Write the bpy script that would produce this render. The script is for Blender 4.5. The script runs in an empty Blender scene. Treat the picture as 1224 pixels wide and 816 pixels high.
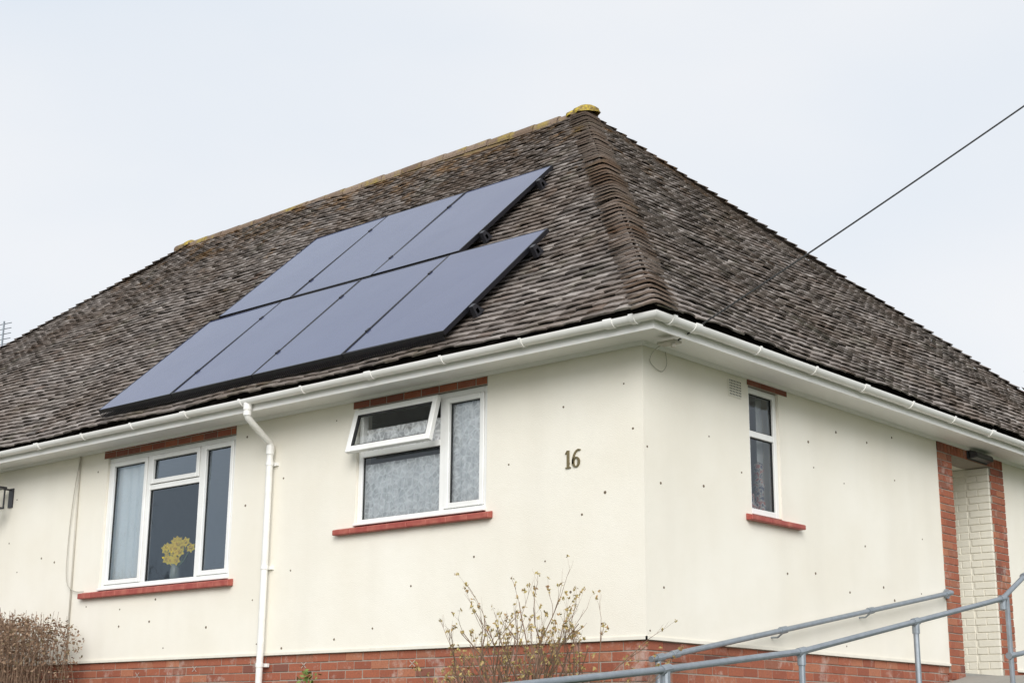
import bpy, math, random
import numpy as np
from mathutils import Vector, Matrix
random.seed(7); rng=np.random.default_rng(7)
scn=bpy.context.scene
scn.view_settings.view_transform='Standard'; scn.view_settings.look='None'; scn.view_settings.exposure=0
def link(o,parent=None):
    scn.collection.objects.link(o)
    if parent: o.parent=parent
    return o
def empty(name):
    o=bpy.data.objects.new(name,None); o.empty_display_size=.2; return link(o)
# ---------------------------------------------------------------- mesh builder
class MB:
    def __init__(s): s.v=[]; s.f=[]
    def add(s,vs,fs):
        n=len(s.v); s.v+= [tuple(map(float,v)) for v in vs]; s.f+=[tuple(i+n for i in f) for f in fs]
    def hexa(s,c):  # 8 corners: bottom 4 ccw, top 4 ccw
        s.add(c,[(3,2,1,0),(4,5,6,7),(0,1,5,4),(1,2,6,5),(2,3,7,6),(3,0,4,7)])
    def box(s,x0,x1,y0,y1,z0,z1):
        s.hexa([(x0,y0,z0),(x1,y0,z0),(x1,y1,z0),(x0,y1,z0),(x0,y0,z1),(x1,y0,z1),(x1,y1,z1),(x0,y1,z1)])
    def obox(s,ax,u0,u1,w0,w1,z0,z1):
        s.hexa([P(ax,u,w,z) for z in (z0,z1) for u,w in ((u0,w0),(u1,w0),(u1,w1),(u0,w1))])
    def ring(s,ax,u0,u1,z0,z1,t,w0,w1):
        s.obox(ax,u0,u0+t,w0,w1,z0,z1); s.obox(ax,u1-t,u1,w0,w1,z0,z1)
        s.obox(ax,u0+t,u1-t,w0,w1,z0,z0+t); s.obox(ax,u0+t,u1-t,w0,w1,z1-t,z1)
    def quad(s,*c): s.add(c,[tuple(range(len(c)))])
    def tube(s,pts,rad,n=8,cap=True):
        pts=[Vector(p) for p in pts]
        if not hasattr(rad,'__len__'): rad=[rad]*len(pts)
        base=len(s.v); prev=None
        for i,p in enumerate(pts):
            d=(pts[min(i+1,len(pts)-1)]-pts[max(i-1,0)])
            d=d.normalized() if d.length>1e-9 else Vector((0,0,1))
            if prev is None:
                a=Vector((0,0,1)) if abs(d.z)<.9 else Vector((1,0,0)); e=d.cross(a).normalized()
            else:
                e=(prev-d*prev.dot(d)).normalized()
            prev=e; q=d.cross(e)
            for k in range(n):
                t=2*math.pi*k/n; s.v.append(tuple(p+(e*math.cos(t)+q*math.sin(t))*rad[i]))
        for i in range(len(pts)-1):
            for k in range(n):
                a=base+i*n+k; b=base+i*n+(k+1)%n; s.f.append((a,b,b+n,a+n))
        if cap:
            s.f.append(tuple(base+k for k in range(n))[::-1]); m=base+(len(pts)-1)*n; s.f.append(tuple(m+k for k in range(n)))
    def make(s,name,mat,parent=None,smooth=False,bevel=0):
        me=bpy.data.meshes.new(name); me.from_pydata(s.v,[],s.f); me.update()
        me.materials.append(mat)
        if smooth: me.polygons.foreach_set('use_smooth',[True]*len(me.polygons))
        o=bpy.data.objects.new(name,me); link(o,parent)
        if bevel:
            m=o.modifiers.new('b','BEVEL'); m.width=bevel; m.segments=1; m.limit_method='ANGLE'
        return o
def P(ax,u,w,z): return (u,w,z) if ax=='F' else (-w,u,z)
# ---------------------------------------------------------------- materials
class N:
    def __init__(s,name,rough=.6,color=(.5,.5,.5),**kw):
        s.m=bpy.data.materials.new(name); s.m.use_nodes=True; s.t=s.m.node_tree
        s.b=s.t.nodes['Principled BSDF']; s.b.inputs['Roughness'].default_value=rough
        s.b.inputs['Base Color'].default_value=(*color,1)
        for k,v in kw.items(): s.b.inputs[k.replace('_',' ')].default_value=v
        s.tc=s.n('ShaderNodeTexCoord')
    def n(s,t,**kw):
        x=s.t.nodes.new(t)
        for k,v in kw.items(): setattr(x,k,v)
        return x
    def l(s,a,b): s.t.links.new(a,b)
    def noise(s,scale,detail=4,vec=None,rough=.55):
        x=s.n('ShaderNodeTexNoise'); x.inputs['Scale'].default_value=scale; x.inputs['Detail'].default_value=detail; x.inputs['Roughness'].default_value=rough
        s.l(vec if vec else s.tc.outputs['Object'],x.inputs['Vector']); return x.outputs['Fac']
    def mapv(s,scale):
        x=s.n('ShaderNodeMapping'); x.inputs['Scale'].default_value=scale; s.l(s.tc.outputs['Object'],x.inputs['Vector']); return x.outputs['Vector']
    def ramp(s,fac,stops):
        x=s.n('ShaderNodeValToRGB'); e=x.color_ramp.elements
        while len(e)<len(stops): e.new(.5)
        for i,(p,c) in enumerate(stops):
            e[i].position=p; e[i].color=(*c,1) if hasattr(c,'__len__') else (c,c,c,1)
        s.l(fac,x.inputs[0]); return x.outputs[0]
    def mix(s,fac,a,b,mode='MIX'):
        x=s.n('ShaderNodeMix',data_type='RGBA',blend_type=mode)
        for sock,v in ((x.inputs[0],fac),(x.inputs[6],a),(x.inputs[7],b)):
            if hasattr(v,'is_output'): s.l(v,sock)
            elif hasattr(v,'__len__'): sock.default_value=(*v,1)
            else: sock.default_value=v
        return x.outputs[2]
    def island(s): return s.n('ShaderNodeNewGeometry').outputs['Random Per Island']
    def col(s,c): s.l(c,s.b.inputs['Base Color']); return s
    def bump(s,h,strength=.3,dist=.01):
        x=s.n('ShaderNodeBump'); x.inputs['Strength'].default_value=strength; x.inputs['Distance'].default_value=dist
        s.l(h,x.inputs['Height']); s.l(x.outputs[0],s.b.inputs['Normal']); return s
def plain(name,color,rough=.5,var=.12,scale=6,**kw):
    a=N(name,rough,color,**kw); c=a.noise(scale)
    a.col(a.mix(c,tuple(x*(1-var) for x in color),tuple(min(1,x*(1+var)) for x in color))); return a.m
# render (cream)
a=N('cream_render',.85)
big=a.noise(.9,6); streak=a.noise(1,5,a.mapv((2.2,2.2,.3)),.4)
c=a.mix(a.ramp(big,[(.35,0),(.7,1)]),(.845,.80,.695),(.895,.86,.77))
c=a.mix(a.ramp(streak,[(.52,0),(.85,.3)]),c,(.72,.68,.59))
spk=a.noise(26,3); c=a.mix(a.ramp(spk,[(.72,0),(.80,.35)]),c,(.60,.54,.44))
a.col(c); a.bump(a.mix(.55,a.noise(110,4),a.noise(5,6)),.5,.014); M_render=a.m
M_bellcast=plain('render_drip',(.80,.765,.67),.85)
def brickmat(name,cols,white=.5):
    a=N(name,.85); c=a.ramp(a.island(),cols)
    g=a.noise(60,4); c=a.mix(a.ramp(g,[(.3,.0),(.75,.5)]),c,(.17,.07,.05))
    c=a.mix(a.ramp(a.noise(3.2,7,rough=.75),[(.54,0),(.68,white)]),c,(.60,.50,.44))
    a.col(c); a.bump(g,.5,.006); return a.m
M_brick=brickmat('red_brick',[(0,(.30,.085,.045)),(.35,(.42,.13,.065)),(.65,(.36,.11,.06)),(.85,(.48,.19,.10)),(1,(.20,.07,.05))],.6)
M_brick2=brickmat('lintel_brick',[(0,(.28,.075,.04)),(.5,(.38,.115,.05)),(1,(.22,.07,.045))],white=.12)
M_mortar=plain('mortar',(.36,.31,.26),.95,.25,30)
a=N('painted_cream_brick',.8); a.col(a.mix(a.noise(5),(.74,.70,.59),(.84,.81,.71))); a.bump(a.noise(40),.4,.006); M_cbrick=a.m
a=N('red_sill_paint',.55); a.col(a.mix(a.ramp(a.noise(9,5),[(.4,0),(.7,1)]),(.34,.065,.05),(.46,.14,.10))); a.bump(a.noise(50),.3,.004); M_sill=a.m
a=N('white_upvc',.28); a.col(a.mix(a.ramp(a.noise(3,5),[(.4,0),(.75,1)]),(.88,.88,.86),(.80,.80,.77))); M_upvc=a.m
a=N('white_gutter',.35); st=a.noise(1.5,6,a.mapv((1.2,1.2,5)))
a.col(a.mix(a.ramp(st,[(.48,0),(.78,.5)]),(.88,.87,.84),(.68,.66,.59))); M_gutter=a.m
M_fascia=plain('fascia_board',(.88,.87,.85),.5,.03,2)
M_gasket=plain('gasket',(.03,.03,.03),.6)
M_dark=plain('dark_metal',(.025,.025,.03),.4)
M_room=plain('room_wall',(.42,.42,.42),.9)
M_spot=plain('rusty_fixing',(.16,.12,.08),.8)
M_num=plain('brass_number',(.20,.16,.08),.45,.2,20,Metallic=.3)
M_conc=N('concrete',.9); M_conc.col(M_conc.mix(M_conc.noise(4,8),(.28,.27,.24),(.42,.40,.36))); M_conc=M_conc.m
a=N('galvanised_steel',.45,Metallic=.55); a.col(a.mix(a.noise(14,6),(.22,.25,.28),(.42,.46,.50))); M_galv=a.m
M_cable=plain('black_cable',(.03,.03,.03),.6); M_wcable=plain('grey_cable',(.50,.47,.40),.6)
# glass
def glass(name,mul,add,tint=(.74,.87,1)):
    m=bpy.data.materials.new(name); m.use_nodes=True; t=m.node_tree; t.nodes.clear()
    o=t.nodes.new('ShaderNodeOutputMaterial'); mx=t.nodes.new('ShaderNodeMixShader'); tr=t.nodes.new('ShaderNodeBsdfTransparent'); gl=t.nodes.new('ShaderNodeBsdfGlossy'); fr=t.nodes.new('ShaderNodeFresnel'); ml=t.nodes.new('ShaderNodeMath'); ml.operation='MULTIPLY_ADD'
    ml.inputs[1].default_value=mul; ml.inputs[2].default_value=add; fr.inputs['IOR'].default_value=1.5; gl.inputs['Roughness'].default_value=.012; gl.inputs['Color'].default_value=(*tint,1); tr.inputs[0].default_value=(.985,.995,.99,1)
    t.links.new(fr.outputs[0],ml.inputs[0]); t.links.new(ml.outputs[0],mx.inputs[0]); t.links.new(tr.outputs[0],mx.inputs[1]); t.links.new(gl.outputs[0],mx.inputs[2]); t.links.new(mx.outputs[0],o.inputs[0])
    nz=t.nodes.new('ShaderNodeTexNoise'); nz.inputs['Scale'].default_value=2.2; bp=t.nodes.new('ShaderNodeBump'); bp.inputs['Strength'].default_value=.08; bp.inputs['Distance'].default_value=.05; t.links.new(nz.outputs[0],bp.inputs['Height']); t.links.new(bp.outputs[0],gl.inputs['Normal'])
    return m
M_glass=glass('window_glass',1.2,.01,(.85,.93,1)); M_glassL=glass('window_glass_double',2.3,.08)
# lace
a=N('net_lace',.9)
vo=a.n('ShaderNodeTexVoronoi',feature='DISTANCE_TO_EDGE'); vo.inputs['Scale'].default_value=14; a.l(a.tc.outputs['Object'],vo.inputs['Vector'])
pat=a.mix(.5,a.ramp(vo.outputs['Distance'],[(.0,1),(.16,.45)]),a.ramp(a.noise(10,3),[(.42,.4),(.56,1)]))
a.b.inputs['Base Color'].default_value=(.97,.975,.98,1); a.l(pat,a.b.inputs['Alpha']); M_lace=a.m
a=N('curtain_fabric',.9); a.col(a.mix(a.noise(30),(.80,.84,.85),(.93,.95,.94))); M_curt=a.m
a=N('net_backing',.9); a.col(a.mix(a.ramp(a.noise(5,4),[(.4,0),(.6,1)]),(.66,.70,.73),(.88,.90,.92))); M_back=a.m
# roof tiles
def tilemat(name,warm):
    a=N(name,.9)
    c=a.ramp(a.island(),[(0,(.105,.090,.081)),(.2,(.180,.154,.137)),(.5,(.238,.205,.184)),(.8,(.290,.254,.230)),(.93,(.38,.342,.312)),(1,(.14,.095,.072))])
    blot=a.noise(.8,8,rough=.65); c=a.mix(a.ramp(blot,[(.46,0),(.64,.6)]),c,(.145,.100,.070) if not warm else (.23,.135,.078))
    gm=a.noise(1.4,8,rough=.7,vec=a.mapv((1.3,1,.9))); c=a.mix(a.ramp(gm,[(.56,0),(.68,.45)]),c,(.15,.145,.085))
    if warm: c=a.mix(.25,c,(.23,.145,.09))
    c=a.mix(a.ramp(a.noise(30,5,rough=.7),[(.50,0),(.66,.55)]),c,(.085,.07,.06))
    c=a.mix(a.ramp(a.noise(11,6,rough=.75),[(.59,0),(.70,.6)]),c,(.44,.42,.39))
    sx=a.n('ShaderNodeSeparateXYZ'); a.l(a.tc.outputs['Object'],sx.inputs[0])
    mr=a.n('ShaderNodeMapRange'); mr.inputs[1].default_value=4.6; mr.inputs[2].default_value=7.5; mr.inputs[3].default_value=-.12; mr.inputs[4].default_value=.10 if not warm else .05
    a.l(sx.outputs['Z'],mr.inputs[0]); ad=a.n('ShaderNodeMath',operation='ADD'); a.l(a.noise(2.6,8,rough=.72),ad.inputs[0]); a.l(mr.outputs[0],ad.inputs[1])
    c=a.mix(a.ramp(ad.outputs[0],[(.56,0),(.68,.7)]),c,(.26,.145,.05) if not warm else (.32,.22,.07))
    a.col(c); a.bump(a.noise(60,5),.6,.006); return a.m
M_tile=tilemat('clay_tile',False); M_hip=tilemat('bonnet_tile',True)
M_deck=plain('roof_underlay',(.06,.05,.04),.95)
# solar
a=N('solar_glass',.16,(.012,.016,.04),IOR=1.66); a.b.inputs['Specular Tint'].default_value=(.74,.83,1,1); a.b.inputs['Specular IOR Level'].default_value=.85
a.l(a.ramp(a.noise(3,5),[(.3,.14),(.8,.22)]),a.b.inputs['Roughness'])
a.col(a.mix(a.noise(1.2,6),(.050,.060,.128),(.076,.089,.168))); M_solar=a.m
M_pframe=plain('black_anodised',(.012,.012,.016),.35)
# ---------------------------------------------------------------- house
house=empty('rendered_bungalow')
G,g=2.6187,.5636; SOF=2.545; XL=-18.2; YR=11.75
def wall_grid(ax,umin,umax,zmin,zmax,holes,mat,name):
    mb=MB(); us=sorted({umin,umax,*[h[0] for h in holes],*[h[1] for h in holes]}); zs=sorted({zmin,zmax,*[h[2] for h in holes],*[h[3] for h in holes]})
    for i in range(len(us)-1):
        for j in range(len(zs)-1):
            uc=(us[i]+us[i+1])/2; zc=(zs[j]+zs[j+1])/2
            if any(h[0]<uc<h[1] and h[2]<zc<h[3] for h in holes): continue
            mb.quad(P(ax,us[i],0,zs[j]),P(ax,us[i+1],0,zs[j]),P(ax,us[i+1],0,zs[j+1]),P(ax,us[i],0,zs[j+1]))
    for h in holes:
        a0,a1,b0,b1=h[:4]; d=.2
        mb.quad(P(ax,a0,0,b0),P(ax,a0,0,b1),P(ax,a0,d,b1),P(ax,a0,d,b0)); mb.quad(P(ax,a1,0,b0),P(ax,a1,d,b0),P(ax,a1,d,b1),P(ax,a1,0,b1))
        mb.quad(P(ax,a0,0,b0),P(ax,a0,d,b0),P(ax,a1,d,b0),P(ax,a1,0,b0)); mb.quad(P(ax,a0,0,b1),P(ax,a1,0,b1),P(ax,a1,d,b1),P(ax,a0,d,b1))
    mb.quad(P(ax,umin,0,zmin),P(ax,umin,.05,zmin),P(ax,umax,.05,zmin),P(ax,umax,0,zmin))
    return mb.make(name,mat,house)
WL=(-8.04,-5.58,.84,2.545); WM=(-3.61,-1.82,1.23,2.545); WR=(1.68,2.22,1.235,2.545)
DOOR=(5.62,7.38,-.02,2.545)
wall_grid('F',XL,0,0,SOF+.05,[WL,WM],M_render,'front_render')
wall_grid('R',0,5.62,0,SOF+.05,[WR],M_render,'side_render'); wall_grid('R',7.38,YR,0,SOF+.05,[],M_render,'side_render_far')
mb=MB(); mb.quad((XL,0,-1.4),(XL,YR,-1.4),(XL,YR,SOF+.05),(XL,0,SOF+.05)); mb.quad((XL,YR,-1.4),(0,YR,-1.4),(0,YR,SOF+.05),(XL,YR,SOF+.05)); mb.make('rear_walls',M_render,house)
mb=MB(); mb.obox('F',XL,.012,-.012,.001,.0,.028); mb.obox('R',-.012,5.62,-.012,.001,.0,.028); mb.obox('R',7.38,YR,-.012,.001,.0,.028); mb.make('bellcast_drip',M_bellcast,house)
def bricks(mb,ax,u0,u1,z0,z1,w,bl=.245,bh=.085,mt=.011,d=.05,jit=.003):
    r=0; z=z1
    while z-bh>z0-.01:
        off=(r%2)*bl*.5; u=u0-off
        while u<u1:
            a=max(u0,u+mt/2); b=min(u1,u+bl-mt/2)
            if b-a>.02:
                k=random.uniform(-jit,jit); e1,e2,e3,e4=[random.uniform(-.002,.002) for _ in range(4)]
                mb.obox(ax,a+(e1 if a>u0 else 0),b+(e2 if b<u1 else 0),w+k,w+d,z-bh+mt/2+e3,z-mt/2+e4)
            u+=bl
        z-=bh; r+=1
mb=MB(); bricks(mb,'F',-13,0-.02,-1.3,-.002,.02); bricks(mb,'R',.02,5.62,-1.3,-.002,.02); bricks(mb,'R',7.38,YR,-1.3,-.002,.02); mb.make('plinth_bricks',M_brick,house,bevel=.003)
mb=MB(); mb.obox('F',XL,-.03,.027,.1,-1.4,-.001); mb.obox('R',.03,5.6,.027,.1,-1.4,-.001); mb.obox('R',7.38,YR,.027,.1,-1.4,-.001); mb.make('plinth_mortar',M_mortar,house)
mb=MB()
for x_ in (-7.15,-6.1,-4.3,-2.75,-1.55):
    z_=-.13+random.uniform(-.03,.03)
    for sgn in (-1,1):
        a_=.04; mb.quad((x_-a_,.012,z_-sgn*.026),(x_-a_+.008,.012,z_-sgn*.03),(x_+a_,.012,z_+sgn*.026),(x_+a_-.008,.012,z_+sgn*.03))
mb.make('chalk_marks',plain('chalk',(.52,.42,.36),.95,.3,40),house)
mb=MB(); bricks(mb,'R',5.62,5.97,-1.3,2.40,-.012,bl=.235); bricks(mb,'R',7.03,7.38,-1.3,2.40,-.012,bl=.235)
u=5.62
while u<7.37: mb.obox('R',u+.005,min(u+.083,7.38)-.005,-.012,.05,2.41,2.54); u+=.085
mb.make('doorway_bricks',M_brick,house,bevel=.003)
mb=MB(); mb.obox('R',5.625,5.965,-.004,.3,-1.4,2.405); mb.obox('R',7.035,7.375,-.004,.3,-1.4,2.405); mb.obox('R',5.625,7.375,-.004,.3,2.405,2.56); mb.make('doorway_mortar',M_mortar,house)
# porch recess
mb=MB()
r=0;z=2.40
while z>-.2:
    x=-.30-(r%2)*.12
    if r%2: mb.box(-.30-.11,-.305,6.99,7.04,z-.08,z-.004)
    while x>-1.6:
        mb.box(x-.237,x-.006,6.99+random.uniform(-.002,.002),7.04,z-.08,z-.004); x-=.245
    z-=.085; r+=1
mb.make('porch_painted_bricks',M_cbrick,house,bevel=.004)
mb=MB(); mb.box(-1.7,-.02,6.997,7.03,-.2,2.4); mb.box(-1.7,-.3,5.9,5.96,-.2,2.4); mb.box(-1.75,-1.7,5.9,7.1,-.2,2.4); mb.box(-1.7,-.3,5.9,7.1,2.402,2.45)
mb.make('porch_walls',M_cbrick,house)
mb=MB(); mb.box(-1.7,0,5.97,6.99,-.2,-.06); mb.make('porch_floor',M_conc,house)
mb=MB(); z=2.4; r=0
while z>-.1:
    if r%2: mb.box(-.15,-.012,6.985,7.031,z-.08,z-.004); mb.box(-.295,-.16,6.985,7.031,z-.08,z-.004)
    else: mb.box(-.27,-.012,6.985,7.031,z-.08,z-.004)
    z-=.085; r+=1
mb.make('porch_return_bricks',M_cbrick,house,bevel=.004)
mb=MB(); mb.box(-1.70,-1.66,6.0,6.95,-.05,2.05); mb.box(-1.66,-1.645,6.12,6.42,.2,.9); mb.box(-1.66,-1.645,6.53,6.83,.2,.9); mb.box(-1.66,-1.645,6.12,6.42,1.1,1.85); mb.box(-1.66,-1.645,6.53,6.83,1.1,1.85); mb.make('front_door',M_upvc,house,bevel=.006)
# ---- lintels and sills
def lintel(ax,u0,u1,z0,z1):
    mb=MB(); u=u0
    while u<u1-.02:
        b=min(u+.24,u1); mb.obox(ax,u+.004,b-.004,-.006+random.uniform(-.002,.002),.06,z0+.003,z0+.07); u+=.245
    u=u0-.1
    while u<u1-.02:
        a=max(u,u0); b=min(u+.24,u1)
        if b-a>.03: mb.obox(ax,a+.004,b-.004,-.006+random.uniform(-.002,.002),.06,z0+.078,z1-.004)
        u+=.245
    mb.make('lintel_bricks',M_brick2,house,bevel=.003)
    mb=MB(); mb.obox(ax,u0,u1,-.001,.19,z0,z1); mb.make('lintel_mortar',M_mortar,house)
lintel('F',-8.12,-5.58,2.425,2.543); lintel('F',-3.68,-1.82,2.44,2.543); lintel('R',1.66,2.38,2.463,2.543)
def sill(ax,u0,u1,z0,z1,wu0,wu1):
    mb=MB(); n=max(3,int((u1-u0)/.26)); 
    for i in range(n):
        a=u0+(u1-u0)*i/n; b=u0+(u1-u0)*(i+1)/n; k=random.uniform(-.003,.003)
        mb.hexa([P(ax,a+.001,-.075+k,z0),P(ax,b-.001,-.075+k,z0),P(ax,b-.001,-.001,z0),P(ax,a+.001,-.001,z0),P(ax,a+.001,-.075+k,z1-.018),P(ax,b-.001,-.075+k,z1-.018),P(ax,b-.001,-.001,z1),P(ax,a+.001,-.001,z1)])
    mb.obox(ax,wu0+.002,wu1-.002,0,.1,z1-.02,z1+.012)
    mb.make('window_sill',M_sill,house,bevel=.006)
sill('F',-8.36,-5.49,.75,.83,WL[0],WL[1]); sill('F',-3.86,-1.73,1.155,1.225,WM[0],WM[1]); sill('R',1.57,2.52,1.165,1.228,WR[0],WR[1])
# ---- windows
def light(fr,gk,gs,ax,u0,u1,z0,z1,sash):
    i=0
    if sash:
        fr.ring(ax,u0+.006,u1-.006,z0+.006,z1-.006,.052,.018,.075); i=.058
    gk.ring(ax,u0+i,u1-i,z0+i,z1-i,.009,.052,.07)
    k=random.uniform(-.004,.004)
    gs.quad(P(ax,u0+i,.062+k,z0+i),P(ax,u1-i,.062-k,z0+i),P(ax,u1-i,.062-k*.3,z1-i),P(ax,u0+i,.062,z1-i))
T=.055
def win_frame(ax,u0,u1,z0,z1):
    fr=MB(); fr.ring(ax,u0+.003,u1-.003,z0+.003,z1-.003,T,.03,.10); return fr
u0,u1,z0,z1=-8.04,-5.58,.84,2.424
fr=win_frame('F',u0,u1,z0,z1); gk=MB(); gs=MB(); gs2=MB()
m1,m2=-7.22,-6.22
for mm in (m1,m2): fr.obox('F',mm-.03,mm+.03,.032,.098,z0+T+.003,z1-T-.003)
fr.obox('F',m1+.03,m2-.03,.034,.096,1.96,2.02)
light(fr,gk,gs2,'F',u0+T,m1-.03,z0+T,z1-T,True); light(fr,gk,gs,'F',m2+.03,u1-T,z0+T,z1-T,True)
light(fr,gk,gs,'F',m1+.03,m2-.03,2.02,z1-T,True); light(fr,gk,gs2,'F',m1+.03,m2-.03,z0+T,1.96,False)
fr.obox('F',u0+.002,u1-.002,-.03,.03,z0-.006,z0+.02)
fr.make('window_frame_left',M_upvc,house,bevel=.004); gk.make('window_gasket_left',M_gasket,house); gs.make('window_glass_left',M_glassL,house); gs2.make('window_glass_left_fixed',glass('window_glass_fixed',1.5,.03),house)
u0,u1,z0,z1=-3.61,-1.82,1.24,2.438
fr=win_frame('F',u0,u1,z0,z1); gk=MB(); gs=MB(); mm=-2.43
fr.obox('F',mm-.035,mm+.035,.032,.098,z0+T+.003,z1-T-.003); fr.obox('F',u0+T+.003,mm-.035,.034,.096,1.93,1.99)
light(fr,gk,gs,'F',mm+.035,u1-T,z0+T,z1-T,True); light(fr,gk,gs,'F',u0+T,mm-.035,z0+T,1.93,False)
fr.obox('F',u0+.002,u1-.002,-.03,.03,z0-.006,z0+.02)
v=MB(); vg=MB(); vs=MB()
a0,a1,b0,b1=u0+.02,mm+.02,1.94,2.405
v.ring('F',a0,a1,b0,b1,.062,-.035,.02); vg.ring('F',a0+.06,a1-.06,b0+.06,b1-.06,.01,-.030,.01)
vs.quad((a0+.06,-.01,b0+.06),(a1-.06,-.01,b0+.06),(a1-.06,-.01,b1-.06),(a0+.06,-.01,b1-.06))
ang=math.radians(15)
def rotv(m):
    m.v=[(x,y*math.cos(ang)+(z-2.405)*math.sin(ang)-.03,2.40+(z-2.405)*math.cos(ang)-y*math.sin(ang)) for x,y,z in m.v]
for q in (v,vg,vs): rotv(q)
v.make('open_vent_sash',M_upvc,house,bevel=.004); vg.make('open_vent_gasket',M_gasket,house); vs.make('open_vent_glass',M_glass,house)
fr.make('window_frame_middle',M_upvc,house,bevel=.004); gk.make('window_gasket_middle',M_gasket,house); gs.make('window_glass_middle',M_glass,house)
u0,u1,z0,z1=1.68,2.22,1.24,2.46
fr=win_frame('R',u0,u1,z0,z1); gk=MB(); gs=MB()
fr.obox('R',u0+T+.003,u1-T-.003,.034,.096,1.98,2.04)
light(fr,gk,gs,'R',u0+T,u1-T,2.04,z1-T,False); light(fr,gk,gs,'R',u0+T,u1-T,z0+T,1.98,False)
fr.make('window_frame_side',M_upvc,house,bevel=.004); gk.make('window_gasket_side',M_gasket,house); gs.make('window_glass_side',M_glass,house)
def room(ax,u0,u1,d,z0,z1,name):
    mb=MB(); c=lambda u,w,z:P(ax,u,w,z)
    mb.quad(c(u0,d,z0),c(u1,d,z0),c(u1,d,z1),c(u0,d,z1)); mb.quad(c(u0,.21,z0),c(u0,d,z0),c(u0,d,z1),c(u0,.21,z1)); mb.quad(c(u1,.21,z0),c(u1,.21,z1),c(u1,d,z1),c(u1,d,z0))
    mb.quad(c(u0,.21,z0),c(u1,.21,z0),c(u1,d,z0),c(u0,d,z0)); mb.quad(c(u0,.21,z1),c(u0,d,z1),c(u1,d,z1),c(u1,.21,z1))
    mb.make(name,M_room,house)
room('F',-8.6,-5.0,3.5,.0,2.5,'living_room'); room('F',-4.2,-1.35,3,.0,2.5,'bedroom'); room('R',1.2,2.8,1.1,.0,2.5,'bathroom')
def curtain(ax,u0,u1,z0,z1,w,mat,name,amp=.018,k=70):
    mb=MB(); nu=int((u1-u0)*110); rows=10; ph=random.random()*6
    for j in range(rows+1):
        z=z1+(z0-z1)*j/rows
        for i in range(nu+1):
            u=u0+(u1-u0)*i/nu
            f=amp*(math.sin(u*k+ph+.8*math.sin(u*9))+.5*math.sin(u*k*.43+j*.12))*(.5+.6*j/rows)
            mb.v.append(P(ax,u,w+f,z-(.018*math.sin(u*k*.5) if j==rows else 0)))
    for j in range(rows):
        for i in range(nu):
            a=j*(nu+1)+i; mb.f.append((a,a+1,a+nu+2,a+nu+1))
    mb.make(name,mat,house,smooth=True)
curtain('F',-3.60,-2.40,1.25,1.86,.086,M_lace,'net_curtain',.005); curtain('F',-3.60,-2.40,1.96,2.22,.088,M_lace,'net_curtain_top',.006); curtain('F',-2.42,-1.83,1.26,2.42,.088,M_lace,'net_curtain_side',.006)
curtain('F',-2.5,-1.83,1.25,2.43,.112,M_back,'net_backing_side',.007,45); curtain('F',-3.6,-2.5,1.25,1.84,.110,M_back,'net_backing',.006,45)
curtain('F',-8.03,-7.22,.90,2.42,.112,M_curt,'curtain',.018,32)
curtain('R',2.12,2.45,1.25,2.44,.20,M_curt,'bathroom_curtain',.012,40)
def lathe(mb,c,prof,n=14):
    base=len(mb.v)
    for r,z in prof:
        for k in range(n):
            t=2*math.pi*k/n; mb.v.append((c[0]+r*math.cos(t),c[1]+r*math.sin(t),c[2]+z))
    for i in range(len(prof)-1):
        for k in range(n):
            a=base+i*n+k; b=base+i*n+(k+1)%n; mb.f.append((a,b,b+n,a+n))
mb=MB()
lathe(mb,(-.14,2.04,1.26),[(.0,0),(.05,0),(.065,.08),(.04,.2),(.055,.3),(.04,.36),(.035,.40),(.05,.44),(.045,.50),(0,.53)]); lathe(mb,(-.13,1.90,1.26),[(0,0),(.04,0),(.05,.06),(.02,.12),(.02,.2),(0,.2)])
a=N('ornament_glaze',.35); a.col(a.ramp(a.noise(22,3),[(.42,(.6,.20,.17)),(.5,(.75,.72,.66)),(.6,(.14,.14,.22))])); mb.make('ornament',a.m,None,True)
# ---- fascia, soffit, gutter sweeps
def sweep(prof,mat,name,x0=-18.6,y1=12.1,smooth=False):
    mb=MB(); n=len(prof)
    for st in range(3):
        for o_,z in prof:
            mb.v.append([(x0,-o_,z),(o_,-o_,z),(o_,y1,z)][st])
    for st in range(2):
        for i in range(n):
            a=st*n+i; b=st*n+(i+1)%n; mb.f.append((a,a+n,b+n,b))
    mb.f.append(tuple(range(n))); mb.f.append(tuple(range(2*n,3*n))[::-1])
    return mb.make(name,mat,house,smooth)
sweep([(.43,2.497),(.45,2.497),(.45,2.605),(.43,2.605)],M_fascia,'fascia')
sweep([(-.0,2.545),(.425,2.545),(.425,2.56),(-.0,2.56)],M_fascia,'soffit')
sweep([(.002,2.515),(.03,2.515),(.045,2.5445),(.002,2.5445)],M_fascia,'frieze_mould')
def gprof(ro,ri,oc,zc,a0=0,a1=-180,n=14):
    pr=[(oc+ro*math.cos(math.radians(a0+(a1-a0)*i/n)),zc+ro*math.sin(math.radians(a0+(a1-a0)*i/n))) for i in range(n+1)]
    pr+=[(oc+ri*math.cos(math.radians(a1+(a0-a1)*i/n)),zc+ri*math.sin(math.radians(a1+(a0-a1)*i/n))) for i in range(n+1)]
    return pr
og=.507; zg=2.612
gt=sweep(gprof(.057,.052,og,zg),M_gutter,'gutter',smooth=True); gt.modifiers.new('e','EDGE_SPLIT')
mb=MB()
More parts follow.
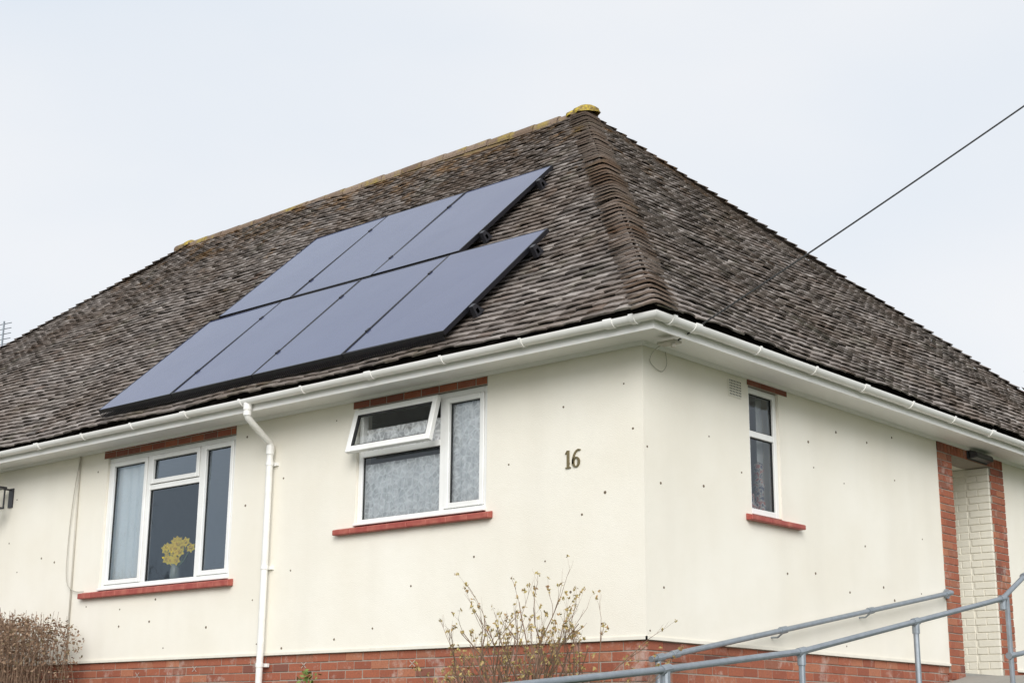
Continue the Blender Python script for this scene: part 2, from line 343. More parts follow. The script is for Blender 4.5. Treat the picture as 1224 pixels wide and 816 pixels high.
def clip(ax,u,w=.05,ro=.066):
    pr=gprof(ro,.0575,og,zg,6,-186)
    n=len(pr); base=len(mb.v)
    for uu in (u-w/2,u+w/2):
        for o_,z in pr: mb.v.append((uu,-o_,z) if ax=='F' else (o_,uu,z))
    for i in range(n):
        mb.f.append((base+i,base+(i+1)%n,base+n+(i+1)%n,base+n+i))
    h=n//2
    for s_ in (0,n):
        for i in range(h-1): mb.f.append((base+s_+i,base+s_+i+1,base+s_+n-2-i,base+s_+n-1-i))
for i in range(19): clip('F',.05-.98*i, .03 if i%3 else .09)
for i in range(13): clip('R',.05+.98*i, .03 if i%3 else .09)
clip('F',.30,.05,.068); clip('R',-.30,.05,.068)
mb.make('gutter_brackets',M_gutter,house)
mb=MB(); r=.036; xg=-4.77; xp=-4.885
mb.tube([(xg,-.507,2.60),(xg,-.507,2.50)],.045,16); mb.tube([(xg,-.507,2.52),(xg,-.507,2.45),(xg-.005,-.49,2.42),(xg-.03,-.40,2.37),(xp+.01,-.14,2.25),(xp,-.09,2.22),(xp,-.08,2.17),(xp,-.08,-1.1)],r,16)
mb.tube([(xp,-.08,2.20),(xp,-.08,2.10)],.044,16); mb.tube([(xg,-.507,2.49),(xg,-.507,2.44)],.043,16)
for z in (2.0,.9,-.1): mb.tube([(xp,-.08,z+.02),(xp,-.08,z-.02)],.042,16); mb.obox('F',xp-.06,xp+.06,-.03,-.001,z-.018,z+.018)
o=mb.make('downpipe',M_gutter,house,True); o.modifiers.new('e','EDGE_SPLIT')
mb=MB(); mb.obox('R',1.33,1.55,-.008,.0-.001,2.30,2.465); mb.make('air_vent',M_bellcast,house,bevel=.003)
mb=MB()
for i in range(8):
    for j in range(6):
        u=1.352+i*.0255; z=2.318+j*.0255; mb.obox('R',u,u+.013,-.0095,-.0085,z,z+.013)
mb.make('air_vent_hole_shade',M_gasket,house)  # dark blocks on the plate, their colour stands in for shade inside the holes
mb=MB()
def disc(ax,u,z,r):
    mb.add([P(ax,u+r*math.cos(t*math.pi/4),-.003,z+r*math.sin(t*math.pi/4)) for t in range(8)]+[P(ax,u+r*math.cos(t*math.pi/4)*1.1,.0,z+r*math.sin(t*math.pi/4)*1.1) for t in range(8)],[tuple(range(8))]+[(i,(i+1)%8,8+(i+1)%8,8+i) for i in range(8)])
def ok(ax,u,z):
    for h in ((WL,WM) if ax=='F' else (WR,DOOR)):
        if h[0]-.15<u<h[1]+.15 and h[2]-.15<z<h[3]+.05: return False
    return True
for ax,umax_,umin_ in (('F',-.15,-12),('R',9,.3)):
    u=umin_
    while u<umax_:
        for z in (.25,.75,1.25,1.75,2.25):
            uu=u+random.uniform(-.26,.26); zz=z+random.uniform(-.2,.2)
            if random.random()<.6 and ok(ax,uu,zz): disc(ax,uu,zz,random.uniform(.007,.014))
        u+=.62
mb.make('wall_fixings',M_spot,house)
def smooth_path(pts,n=10):
    pts=[Vector(p) for p in pts]; out=[]
    for i in range(len(pts)-1):
        a,b,c,d=pts[max(i-1,0)],pts[i],pts[i+1],pts[min(i+2,len(pts)-1)]
        for k in range(n):
            t=k/n; out.append(.5*((2*b)+(c-a)*t+(2*a-5*b+4*c-d)*t*t+(3*b-a-3*c+d)*t**3))
    out.append(pts[-1]); return out
mb=MB()
mb.tube([(-8.62,-.02,2.54),(-8.60,-.02,1.4),(-8.57,-.02,.0)],.011,6)
mb.tube(smooth_path([(-8.60,-.03,2.50),(-8.66,-.04,2.1),(-8.72,-.03,1.5),(-8.66,-.05,1.0),(-8.5,-.04,.86),(-8.3,-.03,.84)]),.006,5)
mb.tube(smooth_path([(.30,-.02,2.50),(.10,.05,2.47),(.012,.09,2.40),(.012,.16,2.345),(.012,.27,2.33),(.012,.34,2.40),(.012,.33,2.50),(.012,.30,2.54)]),.0035,5)
mb.make('wall_cables',M_wcable,house,True)
mb=MB(); mb.box(.20,.38,-.06,.05,2.475,2.496); mb.tube([(.34,-.02,2.50),(.34,-.02,2.44)],.02,8); mb.make('cable_bracket',M_wcable,house)
bl=empty('bulkhead_light')
mb=MB(); mb.obox('R',6.38,6.92,-.03,-.013,2.41,2.53); mb.make('base_plate',M_dark,bl,bevel=.01)
mb=MB(); mb.hexa([P('R',6.42,-.13,2.435),P('R',6.88,-.13,2.435),P('R',6.90,-.031,2.42),P('R',6.40,-.031,2.42),P('R',6.42,-.12,2.50),P('R',6.88,-.12,2.50),P('R',6.90,-.031,2.525),P('R',6.40,-.031,2.525)]); mb.make('light_housing',plain('smoked_plastic',(.035,.035,.04),.3),bl,bevel=.012)
# house number (serif numerals)
nm=empty('house_number_sign'); mb=MB()
def ribbon(mb,pts,ws,y0=-.014,y1=-.001):
    for i in range(len(pts)-1):
        (xa,za),(xb,zb)=pts[i],pts[i+1]; d=Vector((xb-xa,zb-za)); 
        if d.length<1e-6: continue
        nrm=Vector((-d.y,d.x)).normalized(); wa,wb=ws[i]/2,ws[i+1]/2
        A_=(xa+nrm.x*wa,za+nrm.y*wa);B_=(xa-nrm.x*wa,za-nrm.y*wa);C_=(xb-nrm.x*wb,zb-nrm.y*wb);D_=(xb+nrm.x*wb,zb+nrm.y*wb)
        mb.hexa([(p[0],y0,p[1]) for p in (A_,B_,C_,D_)]+[(p[0],y1,p[1]) for p in (A_,B_,C_,D_)])
bx,bz=-.830,1.52; H=.16
mb.box(bx-.012,bx+.012,-.014,-.001,bz+.010,bz+H); mb.box(bx-.028,bx+.028,-.015,-.001,bz,bz+.0098); ribbon(mb,[(bx-.030,bz+H-.030),(bx-.008,bz+H-.006)],[.008,.014])
cx_,cz_=bx+.090,bz+.048
pts=[];ws=[]
for k in range(25):
    t=2*math.pi*k/24; pts.append((cx_+.032*math.cos(t),cz_+.042*math.sin(t))); ws.append(.009+.014*abs(math.cos(t)))
ribbon(mb,pts,ws)
pts=[];ws=[]
for k in range(13):
    t=math.radians(188-k*9.5); pts.append((cx_+.032+.066*math.cos(t),cz_+.108*math.sin(t))); ws.append(.022-.011*k/12)
ribbon(mb,pts,ws)
mb.make('numerals',M_num,nm)
wl=empty('wall_lantern'); mb=MB()
lx,lz=-10.18,2.12
mb.box(lx-.05,lx+.05,-.02,-.001,lz-.1,lz+.15); mb.box(lx-.012,lx+.012,-.25,-.02,lz+.12,lz+.14)
for dx in (-.09,.09):
    for dy in (-.34,-.16): mb.box(lx+dx-.008,lx+dx+.008,dy-.008,dy+.008,lz-.12,lz+.12)
mb.box(lx-.11,lx+.11,-.36,-.14,lz+.12,lz+.145); mb.box(lx-.1,lx+.1,-.35,-.15,lz-.14,lz-.12); mb.make('lantern_frame',M_dark,wl)
mb=MB(); lathe(mb,(lx,-.25,lz-.1),[(0,0),(.03,0),(.03,.08),(.04,.1),(.03,.16),(0,.18)]); mb.make('lantern_bulb',plain('frosted_glass',(.6,.6,.58),.3),wl,True)
# ---------------------------------------------------------------- roof
AX=(-4.26,4.52,7.36); RX=-12.90; LE=-18.8; YE=12.3; NC=60
S1=math.hypot(AX[1]+g,AX[2]-G); S2=math.hypot(-AX[0]+g,AX[2]-G)
ca,sa=(AX[1]+g)/S1,(AX[2]-G)/S1; cb,sb=(g-AX[0])/S2,(AX[2]-G)/S2
def pf(u,s,n): return (u,-g+s*ca-n*sa,G+s*sa+n*ca)
def pr(u,s,n): return (g-s*cb+n*sb,u,G+s*sb+n*cb)
def tiles(pfun,S,ul,ur,name,tw=.185):
    V=[];Fc=[];gs_=S/NC
    sag=lambda u,s: .026*math.sin(u*.9+1)*math.sin(s*.8)+.012*math.sin(u*2.3+s*1.7)
    for r in range(NC):
        s0=r*gs_+.045
        t0=s0/S; a=ul(t0); b=ur(t0); u=a-tw+(r%2)*tw*.5+random.uniform(-.01,.01); rj=random.uniform(-.006,.006)
        while u<b+tw:
            jx=random.uniform(-.005,.005); js=random.uniform(-.012,.010)+rj; tl=random.uniform(-.005,.005); lf=random.uniform(-.003,.004)+(random.random()<.03)*.010
            cam_=random.uniform(.005,.013)
            base=len(V); L=gs_*1.35; ss=s0+js; keep=False; rowv=[]
            for (sv,nb) in ((ss,.036+lf),(ss+L,.006),(ss+.002,.036+lf-.016)):
                for k in range(5):
                    q=k/4; uu=u+jx+.002+(tw-.004)*q
                    lo=ul(min(1,sv/S)); hi=ur(min(1,sv/S))
                    if lo-.02<uu<hi+.02: keep=True
                    uu=min(max(uu,lo-.01),hi+.01)
                    dn=cam_*(1-(2*q-1)**2)*(1 if nb>.02 else .3)+tl*(2*q-1)
                    cv=-.008*(1-(2*q-1)**2) if sv<ss+.01 else 0
                    rowv.append(pfun(uu,min(sv+cv,S),nb+dn+sag(uu,sv)))
            if keep:
                V+=rowv
                for k in range(4):
                    Fc.append((base+k,base+k+1,base+5+k+1,base+5+k)); Fc.append((base+10+k,base+10+k+1,base+k+1,base+k))
                Fc.append((base+10,base,base+5)); Fc.append((base+4,base+14,base+9))
            u+=tw
    mb=MB(); mb.v=V; mb.f=Fc
    return mb.make(name,M_tile,house)
tiles(pf,S1,lambda t:LE+(RX-LE)*t,lambda t:g+(AX[0]-g)*t,'front_roof_tiles')
tiles(pr,S2,lambda t:-g+(AX[1]+g)*t,lambda t:YE+(AX[1]-YE)*t,'side_roof_tiles')
mb=MB(); A=(AX[0],AX[1],AX[2]-.02); B=(RX,AX[1],AX[2]-.02); e=.06
c1=(g-e,-g+e,G-.01); c2=(g-e,YE-e,G-.01); c3=(LE+e,YE-e,G-.01); c4=(LE+e,-g+e,G-.01)
mb.quad(c4,c1,A,B); mb.quad(c1,c2,A); mb.make('roof_underlay',M_deck,house)
mb=MB(); mb.quad(c2,c3,B,A); mb.quad(c3,c4,B); mb.make('rear_roof_slopes',M_tile,house)
def hip(p0,p1,n1,n2,name,N_=62,sc=1.0,lift=.104):
    p0=Vector(p0);p1=Vector(p1);h=(p0-p1).normalized(); up=(Vector(n1)+Vector(n2)).normalized(); up=(up-h*up.dot(h)).normalized(); sd=h.cross(up)
    half=math.acos(max(-1,min(1,Vector(n1).dot(Vector(n2)))))/2; tn=math.tan(half)
    mb=MB(); Ln=(p1-p0).length; dl=Ln/N_
    for i in range(N_):
        c=p0.lerp(p1,i/N_); lf=random.uniform(-.006,.008); jt=random.uniform(-.014,.014); W=.20*sc*random.uniform(.90,1.08); base=len(mb.v); K=11
        tilt=random.uniform(-.08,.08); sk=random.uniform(-.05,.05)
        for (dd,wsc,hh) in ((0,1.06,lift+lf),(dl*1.35,.88,.055),(.002,1.03,lift+lf-.020)):
            for k in range(K):
                q=2*k/(K-1)-1; l_=q*W*wsc; h_=hh-tn*1.04*math.sqrt(l_*l_+.045**2)+tn*.02
                pt=c-h*(dd+ (.07*q*q+sk*q*.3)*(1 if dd<.01 else 0)) + sd*(l_+jt)+up*(h_+tilt*l_*.4); mb.v.append(tuple(pt))
        for k in range(K-1):
            mb.f.append((base+k,base+k+1,base+K+k+1,base+K+k)); mb.f.append((base+2*K+k,base+2*K+k+1,base+k+1,base+k))
    return mb.make(name,M_hip if sc==1 else M_tile,house)
nf=(0,-sa,ca); nr=(sb,0,cb)
hip((g-.02,-g+.02,G),AX,nf,nr,'hip_bonnet_tiles',62)
sl=math.atan2(AX[2]-G,YE-AX[1]); nb=(0,math.sin(sl),math.cos(sl)); sl2=math.atan2(AX[2]-G,RX-LE); nl=(-math.sin(sl2),0,math.cos(sl2))
hip((g,YE,G),AX,nr,nb,'hip_bonnet_tiles_rear',62,.7,.088); hip((LE,-g,G),B,nl,nf,'hip_bonnet_tiles_left',62,.6,.088)
hip((LE,YE,G),B,nl,nb,'hip_bonnet_tiles_back',62,.6,.088)
# ridge
mb=MB(); x=AX[0]+.05
while x>RX-.1:
    L=.42; r0=.105+random.uniform(-.004,.004); dz=random.uniform(-.010,.010)+.02*math.sin(x*.7)-.02; K=10; base=len(mb.v)
    for xx,rr in ((x,r0*1.04),(x-L,r0*.96)):
        for ro in (rr,rr-.02):
            for k in range(K):
                t=math.pi*(-.08+1.16*k/(K-1)); mb.v.append((xx+random.uniform(-.003,.003),AX[1]-ro*1.05*math.cos(t),AX[2]-.02+dz+ro*math.sin(t)))
    for k in range(K-1):
        b=base; mb.f.append((b+k,b+k+1,b+2*K+k+1,b+2*K+k)); mb.f.append((b+K+k,b+K+k+1,b+k+1,b+k)); mb.f.append((b+2*K+k,b+2*K+k+1,b+3*K+k+1,b+3*K+k))
    x-=L+.012
a=N('ridge_tile',.95); c=a.ramp(a.island(),[(0,(.17,.115,.08)),(.5,(.23,.165,.12)),(1,(.29,.215,.16))]); c=a.mix(a.ramp(a.noise(1.6,7,rough=.75),[(.50,0),(.60,.85)]),c,(.36,.27,.065)); c=a.mix(a.ramp(a.noise(20,5,rough=.7),[(.5,0),(.65,.6)]),c,(.12,.085,.06)); a.col(c); a.bump(a.noise(50),.8,.01)
mb.make('ridge_tiles',a.m,house)
mb=MB(); mb.tube([(AX[0]+.02,AX[1],AX[2]-.06),(RX,AX[1],AX[2]-.05)],.09,12)
mb.make('ridge_mortar',plain('mossy_mortar',(.22,.16,.08),.95,.5,9),house,True)
a=N('yellow_lichen',.95); a.col(a.ramp(a.noise(12,6,rough=.75),[(.38,(.16,.11,.07)),(.5,(.36,.26,.06)),(.60,(.60,.45,.05))])); a.bump(a.noise(40),.9,.02); M_lich=a.m
def lump(c,rx,ry,rz,name):
    mb=MB(); K=16
    for j in range(8):
        ph=math.pi/2*j/7
        for k in range(K):
            t=2*math.pi*k/K; q=1+.12*math.sin(3*t+j)+.06*math.sin(7*t+2*j); mb.v.append((c[0]+rx*math.cos(ph)*q*math.cos(t),c[1]+ry*math.cos(ph)*q*math.sin(t),c[2]+rz*math.sin(ph)*(1+.15*math.sin(2*t))))
    for j in range(7):
        for k in range(K):
            a=j*K+k;b=j*K+(k+1)%K; mb.f.append((a,b,b+K,a+K))
    mb.make(name,M_lich,house,True)
lump((AX[0]+.06,AX[1]-.02,AX[2]-.03),.20,.15,.135,'apex_cap'); lump((AX[0]-.12,AX[1]-.02,AX[2]-.02),.14,.12,.10,'apex_mortar')
lump((RX-.02,AX[1],AX[2]-.05),.15,.13,.12,'ridge_end_cap')
# ---------------------------------------------------------------- solar array
def sfy(y): return (y+g)/ca
def slab(mb,a,b,c,d,n0,n1,d1=0,d2=0):
    mb.hexa([pf(a,c,n0),pf(b,c,n0),pf(b,d,n0),pf(a,d,n0),pf(a,c,n1+d1),pf(b,c,n1+d2),pf(b,d,n1+d2*.5),pf(a,d,n1-d1)])
def panel(x0,x1,y0,y1):
    s0,s1=sfy(y0),sfy(y1); n0,n1=.105,.150; d1,d2=random.uniform(-.004,.004),random.uniform(-.004,.004)
    p=MB(); f=.014
    for q in ((x0,x1,s0,s0+f),(x0,x1,s1-f,s1),(x0,x0+f,s0+f,s1-f),(x1-f,x1,s0+f,s1-f)): slab(p,*q,n0,n1,d1,d2)
    k=len(p.f); slab(p,x0+f,x1-f,s0+f,s1-f,n0+.02,n1-.003,d1,d2)
    o=p.make('solar_panel',M_pframe); o.data.materials.append(M_solar)
    for pi_ in range(k,len(p.f)): o.data.polygons[pi_].material_index=1
    return o
pw=1.4075; xb=-7.545; xt=-7.435
for i in range(4): panel(xb+i*pw+.007,xb+(i+1)*pw-.007,-.415,1.105)
for i in range(3): panel(xt+i*pw+.007,xt+(i+1)*pw-.007,1.148,2.725)
mb=MB()
def rail(x0,x1,y,xs0,n):
    s=sfy(y); slab(mb,x0,x1,s-.02,s+.02,.055,.104)
    for xx in (x0+.02,x1-.05):
        mb.hexa([pf(xx,s-.05,.03),pf(xx+.05,s-.05,.03),pf(xx+.05,s+.09,.03),pf(xx,s+.09,.03),pf(xx,s-.04,.15),pf(xx+.05,s-.04,.15),pf(xx+.05,s+.02,.15),pf(xx,s+.02,.15)])
    for i in range(1,n): slab(mb,xs0+i*pw-.014,xs0+i*pw+.014,s-.03,s+.03,.10,.161)
for y in (-.07,.81): rail(xb-.03,xb+4*pw+.07,y,xb,4)
for y in (1.46,2.42): rail(xt-.03,xt+3*pw+.07,y,xt,3)
mb.make('solar_mounting_rails',M_dark,house)
mb=MB(); x=xb
while x<xb+4*pw-.02:
    s=sfy(-.415); slab(mb,x,x+.012,s-.004,s,.05,.108); x+=.03
mb.make('bird_mesh_skirt',M_dark,house)
ae=empty('tv_aerial'); mb=MB(); c=Vector((-15.28,2.49,5.35))
mb.tube([c,c+Vector((0,0,.62))],.018,6)
for k in range(5): mb.tube([c+Vector((-.16,0,.22+.09*k)),c+Vector((.16,.05,.22+.09*k))],.008,5)
mb.make('mast_and_elements',M_galv,ae)
# ---------------------------------------------------------------- handrails
def rails(name,paths,posts,r=.025):
    e=empty(name); mb=MB()
    for p in paths: mb.tube(p,r,12)
    o=mb.make('rail_tube',M_galv,e,True); o.modifiers.new('e','EDGE_SPLIT')
    mb=MB()
    for (p,q) in posts: mb.tube([p,q],r,12)
    o=mb.make('posts',M_galv,e,True); o.modifiers.new('e','EDGE_SPLIT')
    return e
def collar(mb,p,d,r=.034,L=.05):
    p=Vector(p); d=Vector(d).normalized(); mb.tube([p-d*L,p+d*L],r,12)
X1=1.3
e=rails('outer_handrail',[[(X1,-3.6,-.53),(X1,-1.61,-.335),(X1,.27,-.125),(X1,4.12,.56)],[(X1,4.12,.56),(X1,4.7,.83),(X1,5.6,1.02)],[(X1,4.25,.02),(X1,5.6,.20)]],
  [((X1,-3.4,-.53),(X1,-3.4,-1.6)),((X1,-1.55,-.36),(X1,-1.55,-1.5)),((X1,.27,-.15),(X1,.27,-1.3)),((X1,2.24,.20),(X1,2.24,-1.2)),((X1,4.22,.58),(X1,4.22,-1.1)),((X1,5.6,1.02),(X1,5.6,-1))])
mb=MB()
for y,z in ((-1.55,-.328),(.27,-.125),(2.24,.225),(4.12,.56)):
    collar(mb,(X1,y,z),(0,1,.17)); collar(mb,(X1,y,z-.06),(0,0,1),.033,.045)
collar(mb,(X1,4.22,.02),(0,1,.13)); collar(mb,(X1,4.7,.83),(0,1,.3))
mb.make('fittings',M_galv,e)
X2=.13
e=rails('wall_handrail',[[(X2,-.12,-.17),(X2,.1,-.135),(X2,5.5,.785)]],[((X2,-.02,-.17),(X2,-.02,-1.2)),((X2+.0,5.45,.785),(0.0,5.62,.785))])
mb=MB()
for y in (0,.22,1.94,3.62,5.38): collar(mb,(X2,y,-.152+y*.1704),(0,1,.17))
for y in (1.94,3.62): mb.tube([(X2,y,-.175+y*.1704),(X2-.06,y,-.215+y*.1704),(0.0,y,-.215+y*.1704)],.009,8)
mb.tube([(.035,5.6,.785),(.012,5.6,.785)],.055,12)
mb.make('fittings',M_galv,e)
# ---------------------------------------------------------------- overhead wire + pole
mb=MB(); p0=Vector((.34,-.02,2.47)); p1=Vector((3.0,1.38,4.49)); p2=p0+(p1-p0)*3.0
pts=[]
for i in range(33):
    t=i/32; q=p0.lerp(p2,t); q.z-=.45*4*t*(1-t)*.28; pts.append(q)
mb.tube(pts,.0075,6); mb.make('overhead_wire',M_cable)
pe=empty('telegraph_pole'); mb=MB(); mb.tube([(p2.x,p2.y,-3),(p2.x,p2.y,p2.z+.5)],[.16,.11],12); mb.make('pole_shaft',plain('creosoted_timber',(.09,.06,.04),.9,.3,8),pe,True)
mb=MB(); mb.box(p2.x-.05,p2.x+.05,p2.y-.6,p2.y+.6,p2.z+.1,p2.z+.2); mb.make('cross_arm',M_dark,pe)
# ---------------------------------------------------------------- ground
def sm(t): t=min(max(t,0),1); return t*t*(3-2*t)
def gh(x,y): return -1.15-1.25*max(sm((-y-1.5)/5.5),sm((x-1.7)/4.5))
ax_=list(np.linspace(-30,30,81)); far=[-900,-400,-200,-110,-70,-45]; xs=far+ax_+[-q for q in far[::-1]]
mb=MB(); n=len(xs)
for y in xs:
    for x in xs: mb.v.append((x,y,gh(x,y)+(.02*math.sin(x*1.3)*math.sin(y*1.7) if abs(x)<30 and y>-7 else 0)))
for j in range(n-1):
    for i in range(n-1): a_=j*n+i; mb.f.append((a_,a_+1,a_+n+1,a_+n))
a=N('grass',.95); c=a.mix(a.noise(2,8),(.035,.06,.018),(.08,.10,.035)); c=a.mix(a.ramp(a.noise(.5,4),[(.5,0),(.7,.5)]),c,(.12,.10,.05)); a.col(c); a.bump(a.noise(60,6),1,.03)
mb.make('ground',a.m,None,True)
mb=MB(); mb.quad((-300,-11.3,-2.396),(300,-11.3,-2.396),(300,-9.2,-2.396),(-300,-9.2,-2.396)); mb.make('pavement',M_conc)
mb=MB(); mb.box(-16,-1.9,-2.6,-1.1,-1.3,-1.11); mb.make('bounce_strip',M_conc,bevel=.01)  # unseen concrete strip, added to bounce light up onto soffit and gutter
a=N('asphalt',.9); a.col(a.mix(a.noise(60,6),(.035,.035,.037),(.075,.073,.07))); mb=MB(); mb.quad((-300,-18,-2.392),(300,-18,-2.392),(300,-11.43,-2.392),(-300,-11.43,-2.392)); mb.make('road',a.m)
mb=MB(); mb.box(-300,300,-11.43,-11.3,-2.5,-2.30); mb.make('kerb',M_conc)
mb=MB(); mb.add([(.06,-2.6,-1.33),(1.45,-2.6,-1.33),(1.45,.27,-1.06),(.06,.27,-1.06),(1.45,5.9,-.1),(.06,5.9,-.1),(1.45,7.6,-.1),(.06,7.6,-.1)]+[(.06,-2.6,-2),(1.45,-2.6,-2),(1.45,7.6,-2),(.06,7.6,-2)],[(0,1,2,3),(3,2,4,5),(5,4,6,7),(8,9,1,0),(1,9,10,6,4,2),(7,6,10,11)]); mb.make('ramp_path',M_conc)
# ---------------------------------------------------------------- vegetation
def branchy(mb,p,d,L,r,depth,tips,spread=.5,seg=4,up=.15,nk=(2,3),dec=.7,sides=5):
    pts=[p]; rs=[r]; q=p.copy(); dd=d.copy()
    for i in range(seg):
        dd=(dd+Vector((random.gauss(0,.12),random.gauss(0,.12),random.gauss(0,.08)+up*.15))).normalized(); q=q+dd*L/seg; pts.append(q.copy()); rs.append(r*(1-.45*(i+1)/seg))
    mb.tube(pts,rs,sides if depth>1 else 4,cap=False)
    if depth==0: tips.append((q.copy(),dd.copy())); return
    for k in range(random.randint(*nk)):
        j=random.randint(max(1,seg//2),seg); s_=Vector((random.gauss(0,spread),random.gauss(0,spread),random.gauss(0,spread*.6)+up)); branchy(mb,pts[j],(dd+s_).normalized(),L*dec*random.uniform(.75,1.2),rs[j]*.74,depth-1,tips,spread,seg,up,nk,dec,sides)
    if random.random()<.7: tips.append((q.copy(),dd.copy()))
M_twig=plain('twig_bark',(.21,.135,.09),.9,.35,15); M_bark=plain('bark',(.11,.09,.07),.95,.3,5)
def leafcards(mb,pts,size,flat=0):
    for p in pts:
        n=Vector((random.gauss(0,1),random.gauss(0,1),random.gauss(0,1)+flat)).normalized(); t=n.orthogonal().normalized(); t=Matrix.Rotation(random.uniform(0,6.28),3,n)@t; b=n.cross(t); s_=size*random.uniform(.6,1.3)
        p=Vector(p); mb.quad(p-t*s_,p+b*s_*.5,p+t*s_,p-b*s_*.5)
def leafmat(name,stops):
    a=N(name,.8); a.col(a.ramp(a.island(),stops)); return a.m
random.seed(33)
sh=empty('bare_shrub'); mb=MB(); tips=[]
for i in range(46):
    t=-1+2*(i+.5)/46+random.uniform(-.1,.1); d=Vector((t*.66,random.uniform(-.3,.2),1)).normalized()
    branchy(mb,Vector((-.66+t*.36,-.8+random.uniform(-.12,.12),-1.2)),d,random.uniform(.70,1.06)*(1-.08*abs(t)),.015,3,tips,.29,4,.15,(2,3),.50)
mb.make('stems',M_twig,sh)
tips=[t_ for t_ in tips if random.random()<.6]
mb=MB(); leafcards(mb,[p+Vector((random.gauss(0,.008),random.gauss(0,.008),random.gauss(0,.008))) for p,d in tips for _ in range(5)],.016)
mb.make('buds',leafmat('spring_buds',[(0,(.30,.24,.08)),(.5,(.46,.36,.14)),(1,(.38,.22,.11))]),sh)
random.seed(22)
hd=empty('clipped_hedge'); mb=MB(); pts=[]
for i in range(15000):
    x=random.uniform(-12.5,-7.98); yy=-.62+random.uniform(-.55,.45); zt=.50-.35*max(0,(x+8.35)/.35)**2*.8+.05*math.sin(x*6)+.03*math.sin(x*17)
    z=zt-abs(random.gauss(0,.35))-max(0,abs(yy+.65)-.35)*.4+random.uniform(-.02,.03)
    if z<-1.2: continue
    pts.append((x+random.uniform(-.03,.03),yy,z))
leafcards(mb,pts,.022); mb.make('leaves',leafmat('dry_beech_leaf',[(0,(.13,.08,.05)),(.4,(.24,.15,.095)),(.8,(.34,.23,.15)),(1,(.16,.13,.06))]),hd)
mb=MB()
for i in range(620):
    x=random.uniform(-12.3,-8.05); y=-.62+random.uniform(-.5,.35); h_=random.uniform(.40,.60)-(.25 if x>-8.2 else 0)
    mb.tube([(x,y,-1.2),(x+random.gauss(0,.05),y+random.gauss(0,.05),-.3),(x+random.gauss(0,.1),y+random.gauss(0,.08),h_)],[.012,.006,.002],4,False)
mb.make('twigs',M_twig,hd)
def tree(name,x,y,h,seed):
    random.seed(seed); e=empty(name); mb=MB(); tips=[]; z=gh(x,y)
    branchy(mb,Vector((x,y,z-.1)),Vector((0,0,1)),h*.30,h*.02,5,tips,.55,4,.2,(3,4),.72)
    mb.make('trunk_and_branches',M_bark,e)
tree('bare_tree',-30,-16.3,9,3); tree('bare_tree',-48,-26,11,5)
random.seed(5)
ct=empty('conifer_tree'); mb=MB(); mb.tube([(-4.0,18.8,-1.2),(-4.0,18.8,6.75)],[.18,.015],8); mb.make('trunk',M_bark,ct)
pts=[]
for i in range(9000):
    t=random.random()**.8; z=-.6+7.35*t; R_=.06+1.25*(1-t); a_=random.uniform(0,6.28); rr=R_*(random.random()**.5)*(1+.5*math.sin(a_*5+z*9)); pts.append((-4.0+rr*math.cos(a_),18.8+rr*math.sin(a_),z+random.gauss(0,.05)))
mb=MB(); leafcards(mb,pts,.065); mb.make('foliage',leafmat('conifer_green',[(0,(.02,.04,.015)),(.6,(.045,.075,.028)),(1,(.09,.11,.04))]),ct)
mb=MB(); leafcards(mb,[(-4.1+random.gauss(0,.08),-.12+random.gauss(0,.04),-.24+random.gauss(0,.06)) for _ in range(45)],.03); mb.make('weed_plant',leafmat('weed_green',[(0,(.10,.16,.03)),(1,(.2,.26,.07))]))
# daffodils
df=empty('daffodil_vase'); vx,vy,vz=-6.74,.14,.90
mb=MB(); lathe(mb,(vx,vy,vz),[(0,0),(.05,0),(.06,.05),(.055,.12),(.045,.16),(.055,.18)],16); mb.make('vase',plain('vase_glaze',(.35,.40,.36),.2),df,True)
mb=MB(); mb.obox('F',-8.03,-5.59,.101,.21,.845,.898); mb.make('inner_window_board',M_upvc,house)
mb=MB(); fl=MB()
random.seed(11)
for i in range(24):
    t=Vector((vx+random.gauss(0,.12),vy+random.uniform(-.05,.0),vz+.2+random.uniform(.0,.24))); mb.tube([(vx,vy,vz+.12),((vx+t.x)/2,vy,vz+.2),t],.006,5)
    nrm=Vector((random.gauss(.5,.3),-1,random.gauss(.1,.25))).normalized(); u_=nrm.orthogonal().normalized(); w_=nrm.cross(u_)
    for k in range(6):
        a_=k*math.pi/3; d1=u_*math.cos(a_)+w_*math.sin(a_); d2=nrm.cross(d1); fl.quad(t,t+d1*.034+d2*.022,t+d1*.064+nrm*.004,t+d1*.034-d2*.022)
    fl.tube([t,t+nrm*.018],[.013,.020],8,False)
mb.make('stems',leafmat('stem_green',[(0,(.12,.24,.06)),(1,(.16,.3,.08))]),df); fl.make('flowers',leafmat('daffodil_yellow',[(0,(.98,.70,.0)),(1,(1.0,.80,.01))]),df)
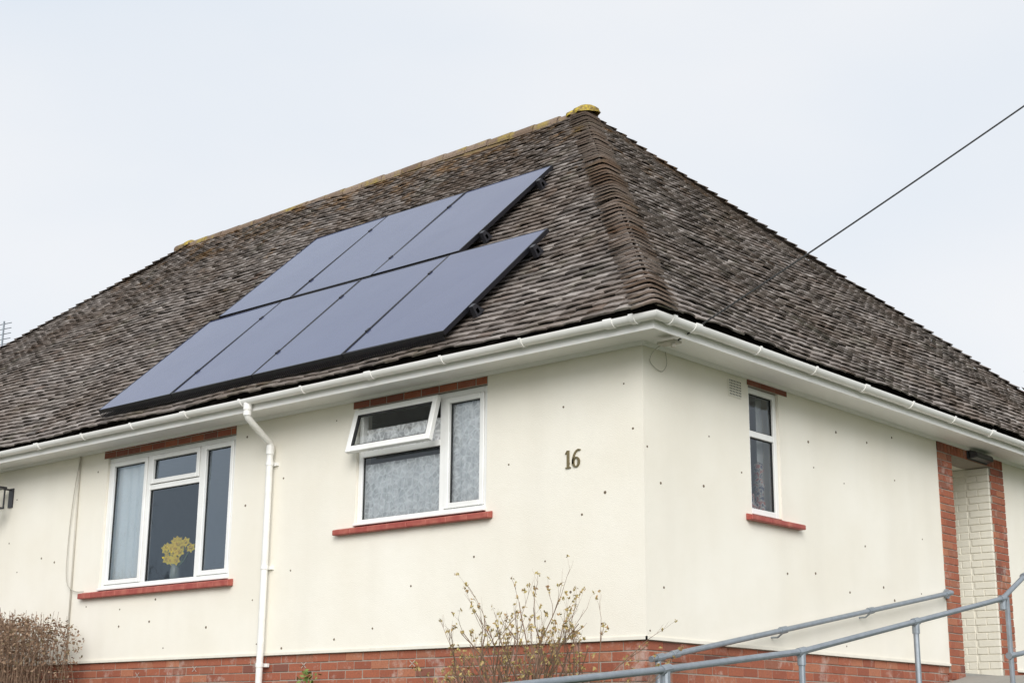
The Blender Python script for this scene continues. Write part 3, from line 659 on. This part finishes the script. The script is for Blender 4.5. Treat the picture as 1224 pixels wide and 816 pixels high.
# ---------------------------------------------------------------- light
SD=Vector((.66,-.75,.0)).normalized(); el=math.radians(27); SD=Vector((SD.x*math.cos(el),SD.y*math.cos(el),math.sin(el)))
sd=bpy.data.lights.new('sun','SUN'); sd.energy=2.8; sd.angle=math.radians(36); sd.color=(1,.98,.955); so=bpy.data.objects.new('sun',sd); link(so); so.rotation_euler=SD.to_track_quat('Z','Y').to_euler()
w=bpy.data.worlds.new('World'); scn.world=w; w.use_nodes=True; t=w.node_tree; t.nodes.clear()
out=t.nodes.new('ShaderNodeOutputWorld'); mx=t.nodes.new('ShaderNodeMixShader'); b1=t.nodes.new('ShaderNodeBackground'); b2=t.nodes.new('ShaderNodeBackground')
sk=t.nodes.new('ShaderNodeTexSky'); sk.sky_type='NISHITA'; sk.sun_disc=False; sk.sun_elevation=el; sk.sun_rotation=math.atan2(SD.x,SD.y); t.links.new(sk.outputs[0],b1.inputs[0]); b1.inputs[1].default_value=.08
tc=t.nodes.new('ShaderNodeTexCoord'); mp=t.nodes.new('ShaderNodeMapping'); mp.inputs['Scale'].default_value=(1,1,2.2); nz=t.nodes.new('ShaderNodeTexNoise'); nz.inputs['Scale'].default_value=1.9; nz.inputs['Detail'].default_value=5; nz.inputs['Roughness'].default_value=.45
rp=t.nodes.new('ShaderNodeValToRGB'); rp.color_ramp.elements[0].position=.32; rp.color_ramp.elements[0].color=(.82,.885,.965,1); rp.color_ramp.elements[1].position=.64; rp.color_ramp.elements[1].color=(.96,.972,.995,1)
t.links.new(tc.outputs['Generated'],mp.inputs[0]); t.links.new(mp.outputs[0],nz.inputs['Vector']); t.links.new(nz.outputs[0],rp.inputs[0]); t.links.new(rp.outputs[0],b2.inputs[0]); b2.inputs[1].default_value=1.0
mx.inputs[0].default_value=.90; t.links.new(b1.outputs[0],mx.inputs[1]); t.links.new(b2.outputs[0],mx.inputs[2]); t.links.new(mx.outputs[0],out.inputs[0])
# ---------------------------------------------------------------- camera
ya,pi_,ro=2.2947,.2575,.0089
F=Vector((math.cos(ya)*math.cos(pi_),math.sin(ya)*math.cos(pi_),math.sin(pi_))); R0=Vector((math.sin(ya),-math.cos(ya),0)); U0=R0.cross(F)
R=math.cos(ro)*R0+math.sin(ro)*U0; U=-math.sin(ro)*R0+math.cos(ro)*U0
cd=bpy.data.cameras.new('camera'); cd.sensor_width=36; cd.lens=36*1786.4/1224; cd.clip_end=3000; cd.clip_start=.05
co=bpy.data.objects.new('camera',cd); link(co); M=Matrix((( R.x,U.x,-F.x,7.4931),(R.y,U.y,-F.y,-10.1914),(R.z,U.z,-F.z,-.78),(0,0,0,1))); co.matrix_world=M
scn.camera=co
